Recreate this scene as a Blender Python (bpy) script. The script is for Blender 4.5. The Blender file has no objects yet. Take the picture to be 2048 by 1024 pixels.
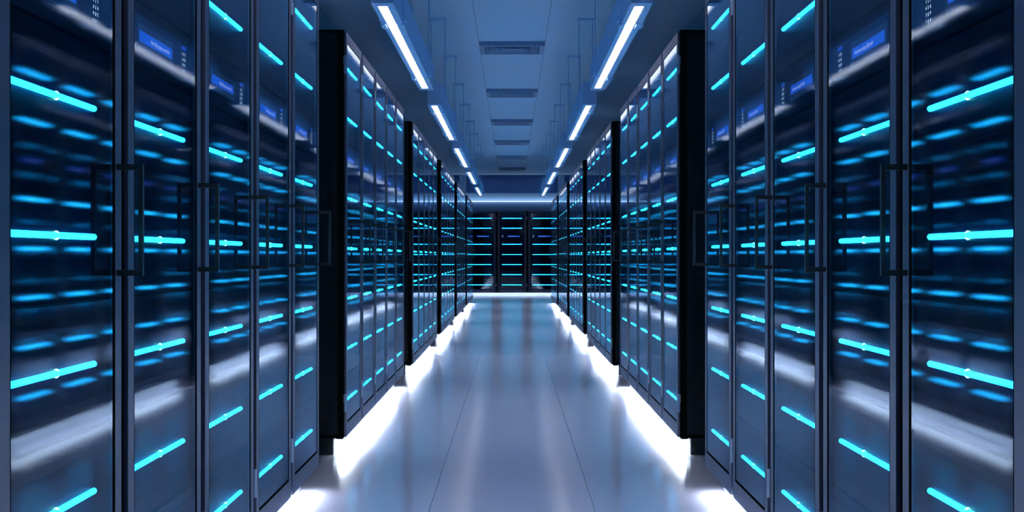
import bpy, bmesh, math
from mathutils import Vector, Matrix

# ------------------------------------------------------------------ camera, world, exposure
scene = bpy.context.scene
C = scene.collection
CAM_H = 1.038
cam_data = bpy.data.cameras.new('camera')
cam_data.lens = 50.0
cam_data.sensor_width = 36.0
cam_data.clip_end = 200
cam = bpy.data.objects.new('camera', cam_data)
cam.location = (0, 0, CAM_H)
cam.rotation_euler = (math.radians(90), 0, 0)
C.objects.link(cam)
scene.camera = cam

world = bpy.data.worlds.new('world')
scene.world = world
world.use_nodes = True
world.node_tree.nodes['Background'].inputs[0].default_value = (0.20, 0.38, 0.75, 1)
world.node_tree.nodes['Background'].inputs[1].default_value = 2.2

scene.view_settings.view_transform = 'Standard'
scene.view_settings.look = 'None'
scene.view_settings.gamma = 1.0
scene.view_settings.exposure = 1.0
scene.view_settings.use_curve_mapping = False
cy = scene.cycles
cy.max_bounces = 14
cy.diffuse_bounces = 5
cy.glossy_bounces = 8
cy.transparent_max_bounces = 24
cy.sample_clamp_indirect = 6.0
cy.use_denoising = True

STRIP_E = 62.0      # light strips under the cabinet rows
LAMP_E = 32.0      # diffusers of the hanging lamps

# ------------------------------------------------------------------ dimensions
DOOR_X = 0.860      # door front plane
BODY_X = 0.872      # cabinet front plane
P = 0.80            # cabinet pitch
BANK0 = 2.36
BANK_PITCH = 4.99
N_BANKS = 6
BASE_Z = 0.095
TOP_Z = 2.208
CEIL = 3.235
BACK_DOOR_Y = 37.2
UNIT = 0.264
ROOM_X = 3.3
ROOM_Y0 = -8.0
WALL_Y = 38.35

# ------------------------------------------------------------------ materials
def new_mat(name):
    m = bpy.data.materials.new(name)
    m.use_nodes = True
    nt = m.node_tree
    return m, nt, nt.nodes, nt.links, nt.nodes['Principled BSDF']

def principled(name, col, rough=0.5, metal=0.0, spec=0.5, noise=0.0, nscale=40.0, bump=0.0):
    m, nt, N, L, b = new_mat(name)
    b.inputs['Base Color'].default_value = (*col, 1)
    b.inputs['Roughness'].default_value = rough
    b.inputs['Metallic'].default_value = metal
    b.inputs['Specular IOR Level'].default_value = spec
    if noise or bump:
        tc = N.new('ShaderNodeTexCoord')
        nz = N.new('ShaderNodeTexNoise')
        nz.inputs['Scale'].default_value = nscale
        nz.inputs['Detail'].default_value = 4
        L.new(tc.outputs['Object'], nz.inputs['Vector'])
        if noise:
            mr = N.new('ShaderNodeMapRange')
            mr.inputs['To Min'].default_value = max(0.02, rough - noise)
            mr.inputs['To Max'].default_value = rough + noise
            L.new(nz.outputs['Fac'], mr.inputs['Value'])
            L.new(mr.outputs['Result'], b.inputs['Roughness'])
        if bump:
            bp = N.new('ShaderNodeBump')
            bp.inputs['Strength'].default_value = bump
            bp.inputs['Distance'].default_value = 0.002
            L.new(nz.outputs['Fac'], bp.inputs['Height'])
            L.new(bp.outputs['Normal'], b.inputs['Normal'])
    return m

def emitter(name, col, strength):
    m = bpy.data.materials.new(name)
    m.use_nodes = True
    N, L = m.node_tree.nodes, m.node_tree.links
    N.remove(N['Principled BSDF'])
    e = N.new('ShaderNodeEmission')
    e.inputs['Color'].default_value = (*col, 1)
    e.inputs['Strength'].default_value = strength
    L.new(e.outputs[0], N['Material Output'].inputs['Surface'])
    return m

def seams(N, L, lines_x, pitch_y, off_y, width):
    """1 on the joints between panels, 0 elsewhere (world position, metres)"""
    geo = N.new('ShaderNodeNewGeometry')
    sp = N.new('ShaderNodeSeparateXYZ')
    L.new(geo.outputs['Position'], sp.inputs[0])
    ab = N.new('ShaderNodeMath'); ab.operation = 'ABSOLUTE'
    L.new(sp.outputs['X'], ab.inputs[0])
    acc = None
    for lx in lines_x:
        c = N.new('ShaderNodeMath'); c.operation = 'COMPARE'
        L.new(ab.outputs[0], c.inputs[0])
        c.inputs[1].default_value = lx
        c.inputs[2].default_value = width
        if acc is None:
            acc = c.outputs[0]
        else:
            mx = N.new('ShaderNodeMath'); mx.operation = 'MAXIMUM'
            L.new(acc, mx.inputs[0]); L.new(c.outputs[0], mx.inputs[1])
            acc = mx.outputs[0]
    ad = N.new('ShaderNodeMath'); ad.operation = 'ADD'
    L.new(sp.outputs['Y'], ad.inputs[0]); ad.inputs[1].default_value = off_y
    pp = N.new('ShaderNodeMath'); pp.operation = 'PINGPONG'
    L.new(ad.outputs[0], pp.inputs[0]); pp.inputs[1].default_value = pitch_y / 2
    lt = N.new('ShaderNodeMath'); lt.operation = 'LESS_THAN'
    L.new(pp.outputs[0], lt.inputs[0]); lt.inputs[1].default_value = width
    hf = N.new('ShaderNodeMath'); hf.operation = 'MULTIPLY'
    L.new(lt.outputs[0], hf.inputs[0]); hf.inputs[1].default_value = 0.15
    mx = N.new('ShaderNodeMath'); mx.operation = 'MAXIMUM'
    L.new(acc, mx.inputs[0]); L.new(hf.outputs[0], mx.inputs[1])
    return mx.outputs[0]

def panelled(name, col, seam_col, rough, spec, lines_x, pitch_y, off_y, width):
    m, nt, N, L, b = new_mat(name)
    f = seams(N, L, lines_x, pitch_y, off_y, width)
    mix = N.new('ShaderNodeMix'); mix.data_type = 'RGBA'
    mix.inputs['A'].default_value = (*col, 1)
    mix.inputs['B'].default_value = (*seam_col, 1)
    L.new(f, mix.inputs['Factor'])
    L.new(mix.outputs['Result'], b.inputs['Base Color'])
    b.inputs['Roughness'].default_value = rough
    b.inputs['Specular IOR Level'].default_value = spec
    return m

def matte(name, col):
    m = bpy.data.materials.new(name)
    m.use_nodes = True
    N, L = m.node_tree.nodes, m.node_tree.links
    N.remove(N['Principled BSDF'])
    d = N.new('ShaderNodeBsdfDiffuse')
    tc = N.new('ShaderNodeTexCoord'); nz = N.new('ShaderNodeTexNoise'); nz.inputs['Scale'].default_value = 160
    mr = N.new('ShaderNodeMix'); mr.data_type = 'RGBA'
    mr.inputs['A'].default_value = (*[c * 0.7 for c in col], 1); mr.inputs['B'].default_value = (*[c * 1.3 for c in col], 1)
    L.new(tc.outputs['Object'], nz.inputs['Vector']); L.new(nz.outputs['Fac'], mr.inputs['Factor'])
    L.new(mr.outputs['Result'], d.inputs['Color'])
    L.new(d.outputs[0], N['Material Output'].inputs['Surface'])
    return m

M_FLOOR = panelled('floor_tiles', (0.45, 0.44, 0.54), (0.04, 0.045, 0.06), 0.15, 0.6, [0.338, 1.014, 1.69], 500.0, 60.0, 0.0016)
M_CEIL = panelled('ceiling_panels', (0.62, 0.83, 1.0), (0.10, 0.18, 0.30), 0.5, 0.2, [0.340, 1.70], 4.14, 1.0, 0.0022)
M_WALL = principled('dark_blue_wall', (0.10, 0.20, 0.42), 0.6, noise=0.05)
M_BEAM = principled('blue_painted_beam', (0.42, 0.66, 0.98), 0.5, noise=0.04)
M_RECESS = principled('dark_recess', (0.34, 0.50, 0.85), 0.6, noise=0.05)
M_BODY = matte('black_cabinet_coating', (0.0075, 0.0070, 0.0068))
M_PANEL = principled('black_side_panel', (0.006, 0.009, 0.016), 0.5, spec=0.3, noise=0.05, nscale=14)
M_DOOR = principled('dark_gloss_door_frame', (0.020, 0.030, 0.070), 0.40, noise=0.04, nscale=30)
M_DOOR.node_tree.nodes['Principled BSDF'].inputs['IOR'].default_value = 2.1
M_DOOR.node_tree.nodes['Principled BSDF'].inputs['Specular Tint'].default_value = (0.72, 0.78, 1.0, 1)
M_HANDLE = principled('black_handle', (0.012, 0.013, 0.016), 0.35, spec=0.5, noise=0.05)
M_HINGE = principled('pale_steel_hinge', (0.35, 0.46, 0.62), 0.35, metal=0.5, noise=0.05)
M_UNIT = principled('navy_server_face', (0.0008, 0.0055, 0.028), 0.40, spec=0.05, noise=0.07, nscale=25)
M_PLINTH = principled('dark_plinth', (0.012, 0.014, 0.02), 0.5, noise=0.05)
M_KICK = principled('pale_kick_board', (0.13, 0.145, 0.165), 0.45, noise=0.04)
M_SLATE = principled('slate_kick_board', (0.05, 0.065, 0.09), 0.5, noise=0.04)
M_LAMP = principled('lamp_housing', (0.42, 0.66, 0.98), 0.5, noise=0.04)
M_CLAMP = principled('lamp_clamp', (0.40, 0.68, 0.96), 0.45, noise=0.04)
M_ROD = principled('suspension_rod', (0.48, 0.72, 0.98), 0.5, noise=0.04)
M_SLAT = principled('louvre_metal', (0.20, 0.20, 0.21), 0.4, noise=0.04)
M_VENT = principled('vent_metal', (0.22, 0.33, 0.50), 0.45, noise=0.05)
M_VENTIN = principled('vent_dark', (0.012, 0.02, 0.045), 0.7, noise=0.05)
M_BEZEL = principled('display_bezel', (0.045, 0.11, 0.19), 0.3, noise=0.04)
E_BAR = emitter('cyan_light', (0.011, 0.52, 1.0), 7.0)
E_DOT = emitter('white_teal_light', (0.12, 1.0, 0.72), 9.0)
E_SCREEN = emitter('blue_screen', (0.010, 0.075, 0.48), 1.0)
E_TEXT = emitter('screen_lettering', (0.42, 0.50, 0.80), 1.0)
E_KEYS = emitter('keypad_light', (0.55, 0.75, 1.0), 1.5)
E_BUTTON = emitter('button_light', (0.008, 0.035, 0.30), 1.0)
E_STRIP = emitter('plinth_light', (0.74, 0.85, 1.0), STRIP_E)
E_LAMP = emitter('lamp_light', (0.97, 0.96, 1.0), LAMP_E)
E_COVE = emitter('cove_light', (0.62, 0.80, 1.0), 1.5)

def glass_mat():
    m = bpy.data.materials.new('tinted_door_glass')
    m.use_nodes = True
    N, L = m.node_tree.nodes, m.node_tree.links
    N.remove(N['Principled BSDF'])
    tr = N.new('ShaderNodeBsdfTransparent'); tr.inputs[0].default_value = (0.80, 0.86, 0.90, 1)
    gl = N.new('ShaderNodeBsdfGlossy'); gl.inputs['Roughness'].default_value = 0.054; gl.distribution = 'BECKMANN'
    gl.inputs['Color'].default_value = (0.72, 0.85, 1.0, 1)
    fr = N.new('ShaderNodeFresnel'); fr.inputs['IOR'].default_value = 2.3
    ge = N.new('ShaderNodeNewGeometry')
    inv = N.new('ShaderNodeMath'); inv.operation = 'SUBTRACT'; inv.inputs[0].default_value = 1.0
    L.new(ge.outputs['Backfacing'], inv.inputs[1])
    mu = N.new('ShaderNodeMath'); mu.operation = 'MULTIPLY'
    L.new(fr.outputs[0], mu.inputs[0]); L.new(inv.outputs[0], mu.inputs[1])
    mx = N.new('ShaderNodeMixShader')
    L.new(mu.outputs[0], mx.inputs[0]); L.new(tr.outputs[0], mx.inputs[1]); L.new(gl.outputs[0], mx.inputs[2])
    L.new(mx.outputs[0], N['Material Output'].inputs['Surface'])
    return m
M_GLASS = glass_mat()

# ------------------------------------------------------------------ mesh helpers
def box(bm, x0, x1, y0, y1, z0, z1):
    vs = [bm.verts.new((x, y, z)) for x in (x0, x1) for y in (y0, y1) for z in (z0, z1)]
    for q in ((0, 1, 3, 2), (4, 6, 7, 5), (0, 4, 5, 1), (2, 3, 7, 6), (0, 2, 6, 4), (1, 5, 7, 3)):
        bm.faces.new([vs[i] for i in q])
    return vs

def bevel(bm, w, seg=1):
    bmesh.ops.bevel(bm, geom=list(bm.edges), offset=w, segments=seg, affect='EDGES', clamp_overlap=True)

def ring_frame(bm, a0, a1, z0, z1, l, r, b, t, o0, o1):
    """rectangular frame in the (y=a, z) plane as one closed profile, thickness o0..o1 along x"""
    outer = [(a0, z0), (a1, z0), (a1, z1), (a0, z1)]
    inner = [(a0 + l, z0 + b), (a1 - r, z0 + b), (a1 - r, z1 - t), (a0 + l, z1 - t)]
    V = {}
    for o in (o0, o1):
        V[o] = ([bm.verts.new((o, a, z)) for a, z in outer], [bm.verts.new((o, a, z)) for a, z in inner])
    for i in range(4):
        j = (i + 1) % 4
        for o in (o0, o1):
            bm.faces.new([V[o][0][i], V[o][0][j], V[o][1][j], V[o][1][i]])
        bm.faces.new([V[o0][0][i], V[o0][0][j], V[o1][0][j], V[o1][0][i]])
        bm.faces.new([V[o0][1][i], V[o0][1][j], V[o1][1][j], V[o1][1][i]])

def tube(bm, p0, p1, r, n=12, caps=True):
    p0, p1 = Vector(p0), Vector(p1)
    d = (p1 - p0).normalized()
    up = Vector((0, 0, 1)) if abs(d.z) < 0.9 else Vector((1, 0, 0))
    u = d.cross(up).normalized(); v = d.cross(u)
    rings = []
    for p in (p0, p1):
        rings.append([bm.verts.new(p + r * (math.cos(2 * math.pi * k / n) * u + math.sin(2 * math.pi * k / n) * v)) for k in range(n)])
    for k in range(n):
        bm.faces.new([rings[0][k], rings[0][(k + 1) % n], rings[1][(k + 1) % n], rings[1][k]])
    if caps:
        bm.faces.new(rings[0]); bm.faces.new(rings[1])

def capsule(bm, a0, a1, o, z, r, n=12, m=3):
    """rounded bar along y"""
    rows = []
    for k in range(m + 1):
        t = math.pi / 2 * k / m
        rows.append((a0 + r - r * math.cos(t), r * math.sin(t)))
    for k in range(m + 1):
        t = math.pi / 2 * (1 - k / m)
        rows.append((a1 - r + r * math.cos(t), r * math.sin(t)))
    prev = None
    for (a, rr) in rows:
        if rr < 1e-6:
            cur = [bm.verts.new((o, a, z))]
        else:
            cur = [bm.verts.new((o + rr * math.cos(2 * math.pi * q / n), a, z + rr * math.sin(2 * math.pi * q / n))) for q in range(n)]
        if prev:
            for q in range(n):
                q2 = (q + 1) % n
                if len(prev) == 1: bm.faces.new([prev[0], cur[q], cur[q2]])
                elif len(cur) == 1: bm.faces.new([prev[q], prev[q2], cur[0]])
                else: bm.faces.new([prev[q], prev[q2], cur[q2], cur[q]])
        prev = cur

def mesh_obj(name, bm, mat, parent=None, flip=False, smooth=False, centre=False):
    if flip:
        for v in bm.verts: v.co.x = -v.co.x
    bmesh.ops.recalc_face_normals(bm, faces=bm.faces)
    me = bpy.data.meshes.new(name)
    bm.to_mesh(me); bm.free()
    me.materials.append(mat)
    if smooth:
        for p in me.polygons: p.use_smooth = True
    o = bpy.data.objects.new(name, me)
    C.objects.link(o)
    if parent: o.parent = parent
    return o

def thing(name, label, cat, loc, group=None, rz=0.0):
    o = bpy.data.objects.new(name, None)
    o.empty_display_size = 0.1
    C.objects.link(o)
    o.location = loc
    o.rotation_euler = (0, 0, rz)
    o['label'] = label; o['category'] = cat
    if group: o['group'] = group
    return o

def copy_thing(src, label, loc, group=None, rz=None):
    r = src.copy(); C.objects.link(r)
    r.location = loc
    if rz is not None: r.rotation_euler = (0, 0, rz)
    r['label'] = label
    if group: r['group'] = group
    for ch in CH[src.name]:
        c = ch.copy(); C.objects.link(c); c.parent = r
        for g in CH.get(ch.name, []):
            d = g.copy(); C.objects.link(d); d.parent = c
    return r
CH = {}
def index_children(root):
    kids = [o for o in C.objects if o.parent == root]
    CH[root.name] = kids
    for k in kids:
        CH[k.name] = [o for o in C.objects if o.parent == k]

def struct(name, bm, mat, kind='structure'):
    o = mesh_obj(name, bm, mat)
    o['kind'] = kind
    return o

def text_mesh(bm, body, size, a_start, z_base, o, squeeze=1.0, depth=0.0006, align='LEFT'):
    """lettering on a plane facing -x: reading direction is -y"""
    cu = bpy.data.curves.new('lettering', 'FONT')
    cu.body = body; cu.size = size; cu.align_x = align; cu.resolution_u = 3
    to = bpy.data.objects.new('lettering_tmp', cu)
    C.objects.link(to)
    dg = bpy.context.evaluated_depsgraph_get()
    me = bpy.data.meshes.new_from_object(to.evaluated_get(dg))
    vm = [bm.verts.new((o - depth, a_start - v.co.x * squeeze, z_base + v.co.y)) for v in me.vertices]
    w = max((v.co.x for v in me.vertices), default=0) * squeeze
    for p in me.polygons:
        try: bm.faces.new([vm[i] for i in p.vertices])
        except ValueError: pass
    bpy.data.objects.remove(to); bpy.data.curves.remove(cu); bpy.data.meshes.remove(me)
    return w

# ------------------------------------------------------------------ the room
bm = bmesh.new(); box(bm, -ROOM_X, ROOM_X, ROOM_Y0, WALL_Y + 0.6, -0.1, 0.0)
struct('floor', bm, M_FLOOR)
bm = bmesh.new(); box(bm, -ROOM_X, ROOM_X, ROOM_Y0, WALL_Y + 0.6, CEIL, CEIL + 0.1)
struct('ceiling', bm, M_CEIL)
bm = bmesh.new(); box(bm, -ROOM_X - 0.1, -ROOM_X, ROOM_Y0 - 0.1, WALL_Y + 0.6, -0.1, CEIL + 0.1)
struct('wall_left', bm, M_WALL)
bm = bmesh.new(); box(bm, ROOM_X, ROOM_X + 0.1, ROOM_Y0 - 0.1, WALL_Y + 0.6, -0.1, CEIL + 0.1)
struct('wall_right', bm, M_WALL)
bm = bmesh.new(); box(bm, -ROOM_X, ROOM_X, ROOM_Y0 - 0.1, ROOM_Y0, -0.1, CEIL + 0.1)
struct('wall_front', bm, M_WALL)
# back wall: dark lower wall, pale beam above it, dark recess up to the ceiling, two pillars in the recess
bm = bmesh.new()
box(bm, -ROOM_X, ROOM_X, WALL_Y, WALL_Y + 0.1, 0, 2.50)
struct('wall_back', bm, M_WALL)
bm = bmesh.new(); box(bm, -ROOM_X, ROOM_X, WALL_Y + 0.45, WALL_Y + 0.6, 2.4, CEIL)
struct('wall_back_upper', bm, M_RECESS)
bm = bmesh.new(); box(bm, -ROOM_X, ROOM_X, WALL_Y + 0.02, WALL_Y + 0.45, 2.515, 2.735)
struct('trim_1', bm, M_BEAM)
for k, s in enumerate((-1, 1)):
    bm = bmesh.new(); box(bm, *sorted((s * 1.24, s * 1.42)), WALL_Y + 0.0, WALL_Y + 0.40, 2.735, CEIL)
    struct('trim_%d' % (k + 2), bm, M_BEAM)
bm = bmesh.new(); box(bm, -ROOM_X + 0.01, ROOM_X - 0.01, WALL_Y - 0.085, WALL_Y, 2.502, 2.512)
o = mesh_obj('cove_light', bm, E_COVE)
o['label'] = 'thin white light line under the beam on the far wall'; o['category'] = 'light strip'

# ------------------------------------------------------------------ server cabinet
# local frame of a cabinet of the right-hand row: x = depth into the cabinet (0 = cabinet front),
# y = along the row (0 = middle of the cabinet), z = up from the cabinet's base
HB = TOP_Z - BASE_Z
HALF = 0.397
DEPTH = 1.0
LED_Z = [CAM_H + r - BASE_Z for r in (-0.755, -0.488, -0.2240, 0.0395, 0.3060, 0.726, 0.986)]
DISP_Z = CAM_H + 0.5155 - BASE_Z

def make_cabinet(flip, label, group, loc, rz=0.0, SH=-0.06):
    root = thing('server_cabinet', label, 'server cabinet', loc, group, rz)
    K = dict(flip=flip)
    # steel body: shell open at the front, with corner posts
    bm = bmesh.new()
    s = 0.030
    for a in (-1, 1):
        A0, A1 = sorted((a * HALF, a * (HALF - 0.022)))
        box(bm, 0, s, A0, A1, 0, HB)                         # front post
        box(bm, DEPTH - s, DEPTH, A0, A1, 0, HB)             # rear post
        box(bm, s, DEPTH - s, A0, A1, 0, 0.016)              # lower side rail
        box(bm, s, DEPTH - s, A0, A1, HB - 0.014, HB)        # upper side rail
    box(bm, 0, DEPTH, -HALF + 0.022, HALF - 0.022, 0, 0.030)
    box(bm, 0, DEPTH, -HALF + 0.022, HALF - 0.022, HB - 0.030, HB)
    box(bm, DEPTH - 0.012, DEPTH, -HALF + 0.022, HALF - 0.022, 0.030, HB - 0.030)
    mesh_obj('cabinet_body', bm, M_BODY, root, **K)
    # side panels, framed, with a sunken middle crossed by two joints
    for a in (-1, 1):
        bm = bmesh.new()
        e = HALF - 0.003
        f0, f1 = sorted((a * e, a * (e - 0.017)))
        zb, zt = 0.018, HB - 0.016
        x0, x1 = s + 0.002, DEPTH - s - 0.002
        box(bm, x0, x0 + 0.036, f0, f1, zb, zt)
        box(bm, x1 - 0.036, x1, f0, f1, zb, zt)
        box(bm, x0 + 0.036, x1 - 0.036, f0, f1, zb, zb + 0.054)
        box(bm, x0 + 0.036, x1 - 0.036, f0, f1, zt - 0.042, zt)
        g0, g1 = sorted((a * (e - 0.011), a * (e - 0.017)))
        zz = [zb + 0.054, zb + 0.054 + 0.128, zt - 0.042 - 0.122, zt - 0.042]
        for q in range(3):
            box(bm, x0 + 0.036, x1 - 0.036, g0, g1, zz[q] + (0.003 if q else 0), zz[q + 1] - (0.003 if q < 2 else 0))
        h0, h1 = sorted((a * (e - 0.0172), a * (e - 0.019)))
        box(bm, x0, x1, h0, h1, zb, zt)
        mesh_obj('side_panel', bm, M_PANEL, root, **K)
    # door: frame + glass + handle + hinges
    DH = 0.3725
    bm = bmesh.new()
    dz0, dz1 = 0.004, HB - 0.004
    ring_frame(bm, -DH, DH, dz0, dz1, 0.050, 0.050, 0.070, 0.055, -0.012, -0.0005)
    bevel(bm, 0.0012)
    door = mesh_obj('door', bm, M_DOOR, root, **K)
    bm = bmesh.new()
    box(bm, -0.0112, -0.0104, -DH + 0.0542, DH - 0.0662, dz0 + 0.0802, dz1 - 0.0592)
    mesh_obj('glass_pane', bm, M_GLASS, door, **K)
    # black gasket round the pane, widest along the lock side
    bm = bmesh.new()
    ring_frame(bm, -DH + 0.0502, DH - 0.0502, dz0 + 0.0702, dz1 - 0.0552, 0.004, 0.016, 0.010, 0.004, -0.0118, -0.0103)
    mesh_obj('glass_gasket', bm, M_BODY, door, **K)
    # handle at the far stile
    bm = bmesh.new()
    hy = DH - 0.030; hz0, hz1 = 0.995 - BASE_Z, 1.238 - BASE_Z; t = 0.0128
    ox = -0.056 - 0.012
    box(bm, ox, -0.012, hy - t / 2, hy + t / 2, hz1 - t, hz1)
    box(bm, ox, -0.012, hy - t / 2, hy + t / 2, hz0, hz0 + t)
    box(bm, ox, ox + t * 0.75, hy - t / 2, hy + t / 2, hz0 + t, hz1 - t)
    bmesh.ops.remove_doubles(bm, verts=bm.verts, dist=0.0001)
    mesh_obj('door_handle', bm, M_HANDLE, door, **K)
    for hz in (0.275 - BASE_Z, 2.030 - BASE_Z):
        bm = bmesh.new()
        yy = -DH - 0.0125
        for q in (-1, 1):
            za, zb2 = sorted((hz + q * 0.002, hz + q * 0.047))
            tube(bm, (-0.008, yy, za), (-0.008, yy, zb2), 0.0075, 10)
        tube(bm, (-0.008, yy, hz - 0.002), (-0.008, yy, hz + 0.002), 0.0045, 8)
        box(bm, -0.0125, -0.0015, yy, yy + 0.0125, hz - 0.044, hz - 0.003)
        box(bm, -0.004, 0.0, yy - 0.009, yy, hz + 0.003, hz + 0.044)
        mesh_obj('door_hinge', bm, M_HINGE, door, **K)
    # server units with their light bars
    FX = 0.0; UW = 0.366
    for i, z in enumerate(LED_Z):
        bm = bmesh.new()
        h = UNIT / 2 - 0.0035
        box(bm, FX, 0.80, -UW, UW, z - h, z + h)
        # shallow rows of vent slots
        for q in (-0.085, 0.085):
            for w in (-0.010, 0.0, 0.010):
                box(bm, FX - 0.0012, FX, -0.27 + SH, 0.27 + SH, z + q + w - 0.002, z + q + w + 0.002)
        u = mesh_obj('server_unit', bm, M_UNIT, root, **K)
        bm = bmesh.new()
        capsule(bm, -0.262 + SH, 0.262 + SH, -0.003, z, 0.0064)
        mesh_obj('light_bar', bm, E_BAR, u, smooth=True, **K)
        bm = bmesh.new()
        bmesh.ops.create_uvsphere(bm, u_segments=16, v_segments=10, radius=1.0,
                                  matrix=Matrix.Translation((-0.003, SH + (0.012 if SH else 0), z)) @ Matrix.Diagonal((0.0058, 0.0092, 0.0090, 1)))
        mesh_obj('indicator_light', bm, E_DOT, u, smooth=True, **K)
    # display unit between the fifth and sixth light bars
    zlo = LED_Z[4] + UNIT / 2; zhi = LED_Z[5] - UNIT / 2
    bm = bmesh.new()
    box(bm, FX, 0.80, -UW, UW, zlo + 0.003, zhi - 0.003)
    du = mesh_obj('display_unit', bm, M_UNIT, root, **K)
    bm = bmesh.new()
    SD = SH + (0.020 if SH else 0); SKP = SH + (0.030 if SH else 0)
    ring_frame(bm, -0.221 + SD, 0.133 + SD, DISP_Z - 0.0325, DISP_Z + 0.0295, 0.019, 0.015, 0.0190, 0.0160, -0.003, FX)
    mesh_obj('display_bezel', bm, M_BEZEL, du, **K)
    bm = bmesh.new()
    box(bm, -0.002, FX, -0.2019 + SD, 0.1179 + SD, DISP_Z - 0.0134, DISP_Z + 0.0134)
    mesh_obj('display_screen', bm, E_SCREEN, du, **K)
    bm = bmesh.new()
    text_mesh(bm, 'All drives working (502) hwH', 0.0150, 0.0, DISP_Z - 0.0055, -0.002)
    w = max(v.co.y for v in bm.verts) - min(v.co.y for v in bm.verts)
    for v in bm.verts: v.co.y = 0.088 + SD + v.co.y * 0.182 / w
    mesh_obj('display_lettering', bm, E_TEXT, du, **K)
    bm = bmesh.new()
    for r, row in enumerate(('123', '456', '789', '*0#')):
        for c, chx in enumerate(row):
            text_mesh(bm, chx, 0.0115, 0.2665 + SKP - c * 0.0155, DISP_Z + 0.0155 - r * 0.0143, FX, squeeze=1.15)
    mesh_obj('keypad', bm, E_KEYS, du, **K)
    bm = bmesh.new()
    box(bm, FX - 0.002, FX, 0.225 + SKP, 0.267 + SKP, DISP_Z + 0.030, DISP_Z + 0.040)
    mesh_obj('keypad_screen', bm, E_BUTTON, du, **K)
    index_children(root)
    return root

ORD = ('first', 'second', 'third', 'fourth', 'last')
BANK = ('nearest', 'second', 'third', 'fourth', 'fifth', 'farthest')
for s, side in ((-1, 'left'), (1, 'right')):
    proto = None
    for b in range(N_BANKS):
        for k in range(5):
            yc = BANK0 + b * BANK_PITCH + (k + 0.5) * P
            lab = 'glossy black server cabinet, %s of five from the camera in the %s %s bank' % (ORD[k], BANK[b], side)
            grp = 'glass-fronted server cabinets along the aisle'
            loc = (s * BODY_X, yc, BASE_Z)
            if proto is None:
                proto = make_cabinet(s < 0, lab, grp, loc)
            else:
                copy_thing(proto, lab, loc, grp)
    right_proto = proto
proto = None
for k, nm in ((-1, 'left'), (0, 'middle'), (1, 'right')):
    lab = 'dark server cabinet facing the camera at the aisle end, %s of three' % nm
    loc = (k * P, BACK_DOOR_Y + 0.012, BASE_Z)
    if proto is None: proto = make_cabinet(False, lab, 'server cabinets across the far end', loc, math.pi / 2, SH=0.0)
    else: copy_thing(proto, lab, loc)

# ------------------------------------------------------------------ plinths with their light strips
def strip(root, x0, x1, L2, flip):
    L2 = L2 - 0.03
    # channel open downwards, with the glowing diffuser set up inside it
    bm = bmesh.new()
    box(bm, x0, x0 + 0.003, -L2 , L2, BASE_Z - 0.018, BASE_Z - 0.001)
    box(bm, x1 - 0.003, x1, -L2 , L2, BASE_Z - 0.018, BASE_Z - 0.001)
    box(bm, x0 + 0.003, x1 - 0.003, -L2, L2, BASE_Z - 0.004, BASE_Z - 0.001)
    for q in (-1, 1):
        A, B = sorted((q * L2, q * (L2 - 0.0018)))
        box(bm, x0 + 0.003, x1 - 0.003, A, B, BASE_Z - 0.018, BASE_Z - 0.004)
    mesh_obj('light_channel', bm, M_PLINTH, root, flip=flip)
    bm = bmesh.new(); box(bm, x0 + 0.0032, x1 - 0.0032, -L2 + 0.002, L2 - 0.002, BASE_Z - 0.012, BASE_Z - 0.0042)
    mesh_obj('light_strip', bm, E_STRIP, root, flip=flip)
def plinth(y0, y1, s, label, group):
    yc = (y0 + y1) / 2
    root = thing('plinth', label, 'plinth', (s * (BODY_X + 0.5), yc, 0), group)
    L2 = (y1 - y0) / 2 - 0.077
    o = 0.932 - BODY_X - 0.5
    bm = bmesh.new(); box(bm, o + 0.006, 0.44, -L2, L2, 0, BASE_Z)
    mesh_obj('plinth_core', bm, M_PLINTH, root, flip=s < 0)
    bm = bmesh.new(); box(bm, o, o + 0.006, -L2 , L2, 0, BASE_Z - 0.001)
    mesh_obj('kick_board', bm, M_KICK, root, flip=s < 0)
    strip(root, o - 0.044, o - 0.010, L2, s < 0)
    return root
for s, side in ((-1, 'left'), (1, 'right')):
    for b in range(N_BANKS):
        y0 = BANK0 + b * BANK_PITCH
        plinth(y0, y0 + 5 * P, s, 'low plinth with white glowing edge under the %s cabinet bank on the %s' % (BANK[b], side),
               'plinths under the cabinet banks')
root = thing('plinth', 'low plinth with white glowing edge under the cabinets across the far end', 'plinth', (0, BACK_DOOR_Y + 0.5, 0), rz=math.pi / 2)
bm = bmesh.new(); box(bm, -0.42, 0.42, -1.2, 1.2, 0, BASE_Z); mesh_obj('plinth_core', bm, M_PLINTH, root)
bm = bmesh.new(); box(bm, -0.426, -0.42, -1.2, 1.2, 0, BASE_Z - 0.001); mesh_obj('kick_board', bm, M_SLATE, root)
strip(root, -0.47, -0.436, 1.2, False)

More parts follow.
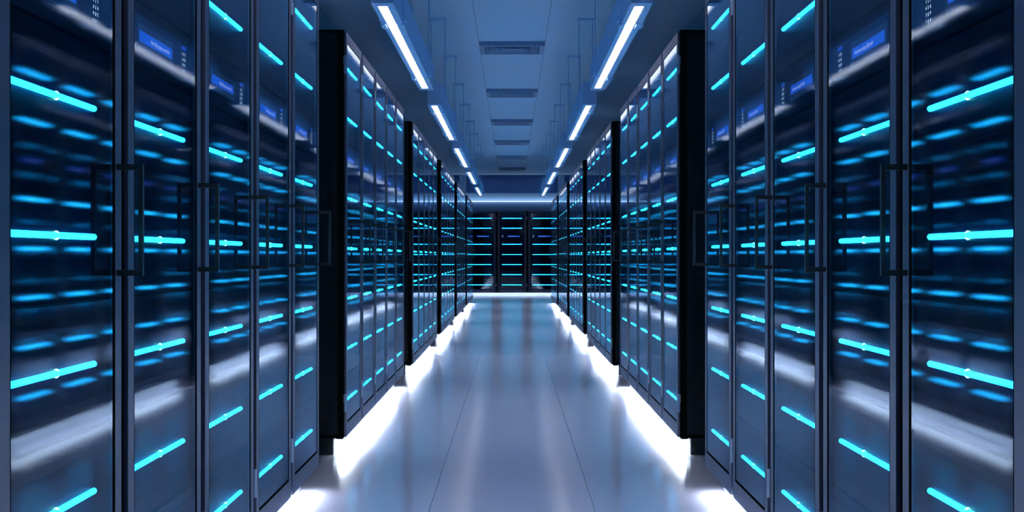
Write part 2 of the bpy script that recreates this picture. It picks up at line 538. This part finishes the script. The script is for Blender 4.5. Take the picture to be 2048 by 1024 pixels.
# ------------------------------------------------------------------ hanging lamps
LZ = CAM_H + 1.325           # underside of a lamp
LX0, LX1 = 0.624, 0.740
LH = 0.197
LLEN = 3.93
def make_lamp(label, loc, group):
    root = thing('hanging_lamp', label, 'lamp', loc, group)
    w = (LX1 - LX0) / 2; h2 = LLEN / 2
    sx0, sx1 = 0.648 - (LX0 + LX1) / 2, 0.705 - (LX0 + LX1) / 2
    # housing: channel with an opening along the underside
    bm = bmesh.new()
    box(bm, -w, sx0, -h2, h2, 0, LH)
    box(bm, sx1, w, -h2, h2, 0, LH)
    box(bm, sx0, sx1, -h2, h2, 0.030, LH)
    box(bm, sx0, sx1, -h2, -h2 + 0.095, 0, 0.030)
    box(bm, sx0, sx1, h2 - 0.115, h2, 0, 0.030)
    mesh_obj('lamp_housing', bm, M_LAMP, root)
    y0, y1 = -h2 + 0.095, h2 - 0.115
    bm = bmesh.new(); box(bm, sx0, sx1, y0, y1, 0.022, 0.0298)
    mesh_obj('lamp_tube', bm, E_LAMP, root)
    bm = bmesh.new()
    n = int((y1 - y0) / 0.040)
    xs = (sx0 + 0.0005, sx0 + 0.0025, sx1 - 0.0025, sx1 - 0.0005)
    yl = []
    for q in range(n + 1):
        yy = y0 + 0.001 + q * (y1 - y0 - 0.015) / n
        yl += [yy, yy + 0.013]
    G = [[bm.verts.new((x, y, 0.002)) for x in xs] for y in yl]
    F = []
    for q in range(len(yl) - 1):
        for k in range(3):
            if k == 1 and q % 2: continue
            F.append(bm.faces.new([G[q][k], G[q][k + 1], G[q + 1][k + 1], G[q + 1][k]]))
    ex = bmesh.ops.extrude_face_region(bm, geom=F)
    bmesh.ops.translate(bm, verts=[v for v in ex['geom'] if isinstance(v, bmesh.types.BMVert)], vec=(0, 0, 0.018))
    mesh_obj('louvre', bm, M_SLAT, root)
    for yc in (-h2 + 0.72, -h2 + 3.17):
        bm = bmesh.new(); t = 0.010
        # strap: two side cheeks, two lips on the underside, top plate
        for q in (-1, 1):
            A, B = sorted((q * w, q * (w + t))); box(bm, A, B, yc - 0.06, yc + 0.06, -t, LH + t)
            A, B = sorted((q * w, (sx0 - 0.004) if q < 0 else (sx1 + 0.004))); box(bm, A, B, yc - 0.06, yc + 0.06, -t, 0)
            A, B = sorted((q * (w + t), q * (w + t + 0.012))); box(bm, A, B, yc - 0.035, yc + 0.035, 0.02, 0.05)
        box(bm, -w, w, yc - 0.06, yc + 0.06, LH, LH + t)
        mesh_obj('clamp', bm, M_CLAMP, root)
        top = CEIL - LZ
        for q in (-1, 1):
            bm = bmesh.new(); tube(bm, (q * (w + t * 0.5), yc, LH - 0.02), (q * (w + t * 0.5), yc, top - 0.018), 0.0048, 10)
            mesh_obj('suspension_rod', bm, M_ROD, root, smooth=False)
        bm = bmesh.new()
        box(bm, -w - 0.018, w + 0.018, yc - 0.022, yc + 0.022, top - 0.018, top)
        bevel(bm, 0.002)
        mesh_obj('ceiling_bracket', bm, M_ROD, root)
    index_children(root)
    return root
proto = None
for s, side in ((-1, 'left'), (1, 'right')):
    for b in range(-2, 5):  # lamps before the visible ones are unseen, added to light the nearest cabinets
        y0 = 7.45 + b * 4.99
        lab = ('slim suspended lamp with louvred white diffuser, %s along the %s row' % (('nearest', 'second', 'third', 'fourth', 'farthest')[b], side)
               if b >= 0 else 'added suspended lamp of the %s row, above and behind the camera, %s' % (side, ('next to the nearest', 'rearmost')[-b - 1]))
        loc = (s * (LX0 + LX1) / 2, y0 + LLEN / 2, LZ)
        if proto is None: proto = make_lamp(lab, loc, 'suspended lamps above the aisle')
        else: copy_thing(proto, lab, loc, 'suspended lamps above the aisle')

# ------------------------------------------------------------------ ceiling vents
def make_vent(label, loc):
    root = thing('ceiling_vent', label, 'vent', loc, 'square ceiling vents')
    w, dp, t = 0.337, 0.32, 0.047
    bm = bmesh.new()
    for x0, x1, y0, y1 in ((-w, w, -dp, -dp + 0.055), (-w, w, dp - 0.055, dp), (-w, -w + 0.055, -dp + 0.055, dp - 0.055), (w - 0.055, w, -dp + 0.055, dp - 0.055)):
        box(bm, x0, x1, y0, y1, -t, 0)
    mesh_obj('vent_frame', bm, M_VENT, root)
    bm = bmesh.new(); box(bm, -w + 0.055, w - 0.055, -dp + 0.055, dp - 0.055, -0.006, 0.0)
    mesh_obj('vent_backing', bm, M_VENTIN, root)
    bm = bmesh.new()
    for q in range(5):
        a, b = w - 0.062 - q * 0.047, dp - 0.062 - q * 0.045
        a2, b2 = a - 0.034, b - 0.033
        zt, zb = -0.010, -t + 0.004
        if q == 4: a2 = b2 = 0.012
        O = [(-a, -b), (a, -b), (a, b), (-a, b)]; I = [(-a2, -b2), (a2, -b2), (a2, b2), (-a2, b2)]
        o_ = [bm.verts.new((x, y, zb)) for x, y in O]; i_ = [bm.verts.new((x, y, zt)) for x, y in I]
        o2 = [bm.verts.new((x, y, zb + 0.004)) for x, y in O]; i2 = [bm.verts.new((x, y, zt + 0.003)) for x, y in I]
        for k in range(4):
            j = (k + 1) % 4
            bm.faces.new([o_[k], o_[j], i_[j], i_[k]]); bm.faces.new([o2[k], i2[k], i2[j], o2[j]])
            bm.faces.new([o_[k], o2[k], o2[j], o_[j]]); bm.faces.new([i_[k], i_[j], i2[j], i2[k]])
    mesh_obj('vent_blades', bm, M_VENT, root)
    index_children(root)
    return root
proto = None
for b in range(6):
    lab = 'square grey louvred vent on the ceiling panel strip, %s' % ('nearest of six', 'second of six', 'third of six', 'fourth of six', 'fifth of six', 'farthest, close to the far wall')[b]
    loc = (0, 14.55 + 0.32 + b * 4.14, CEIL)
    if proto is None: proto = make_vent(lab, loc)
    else: copy_thing(proto, lab, loc)
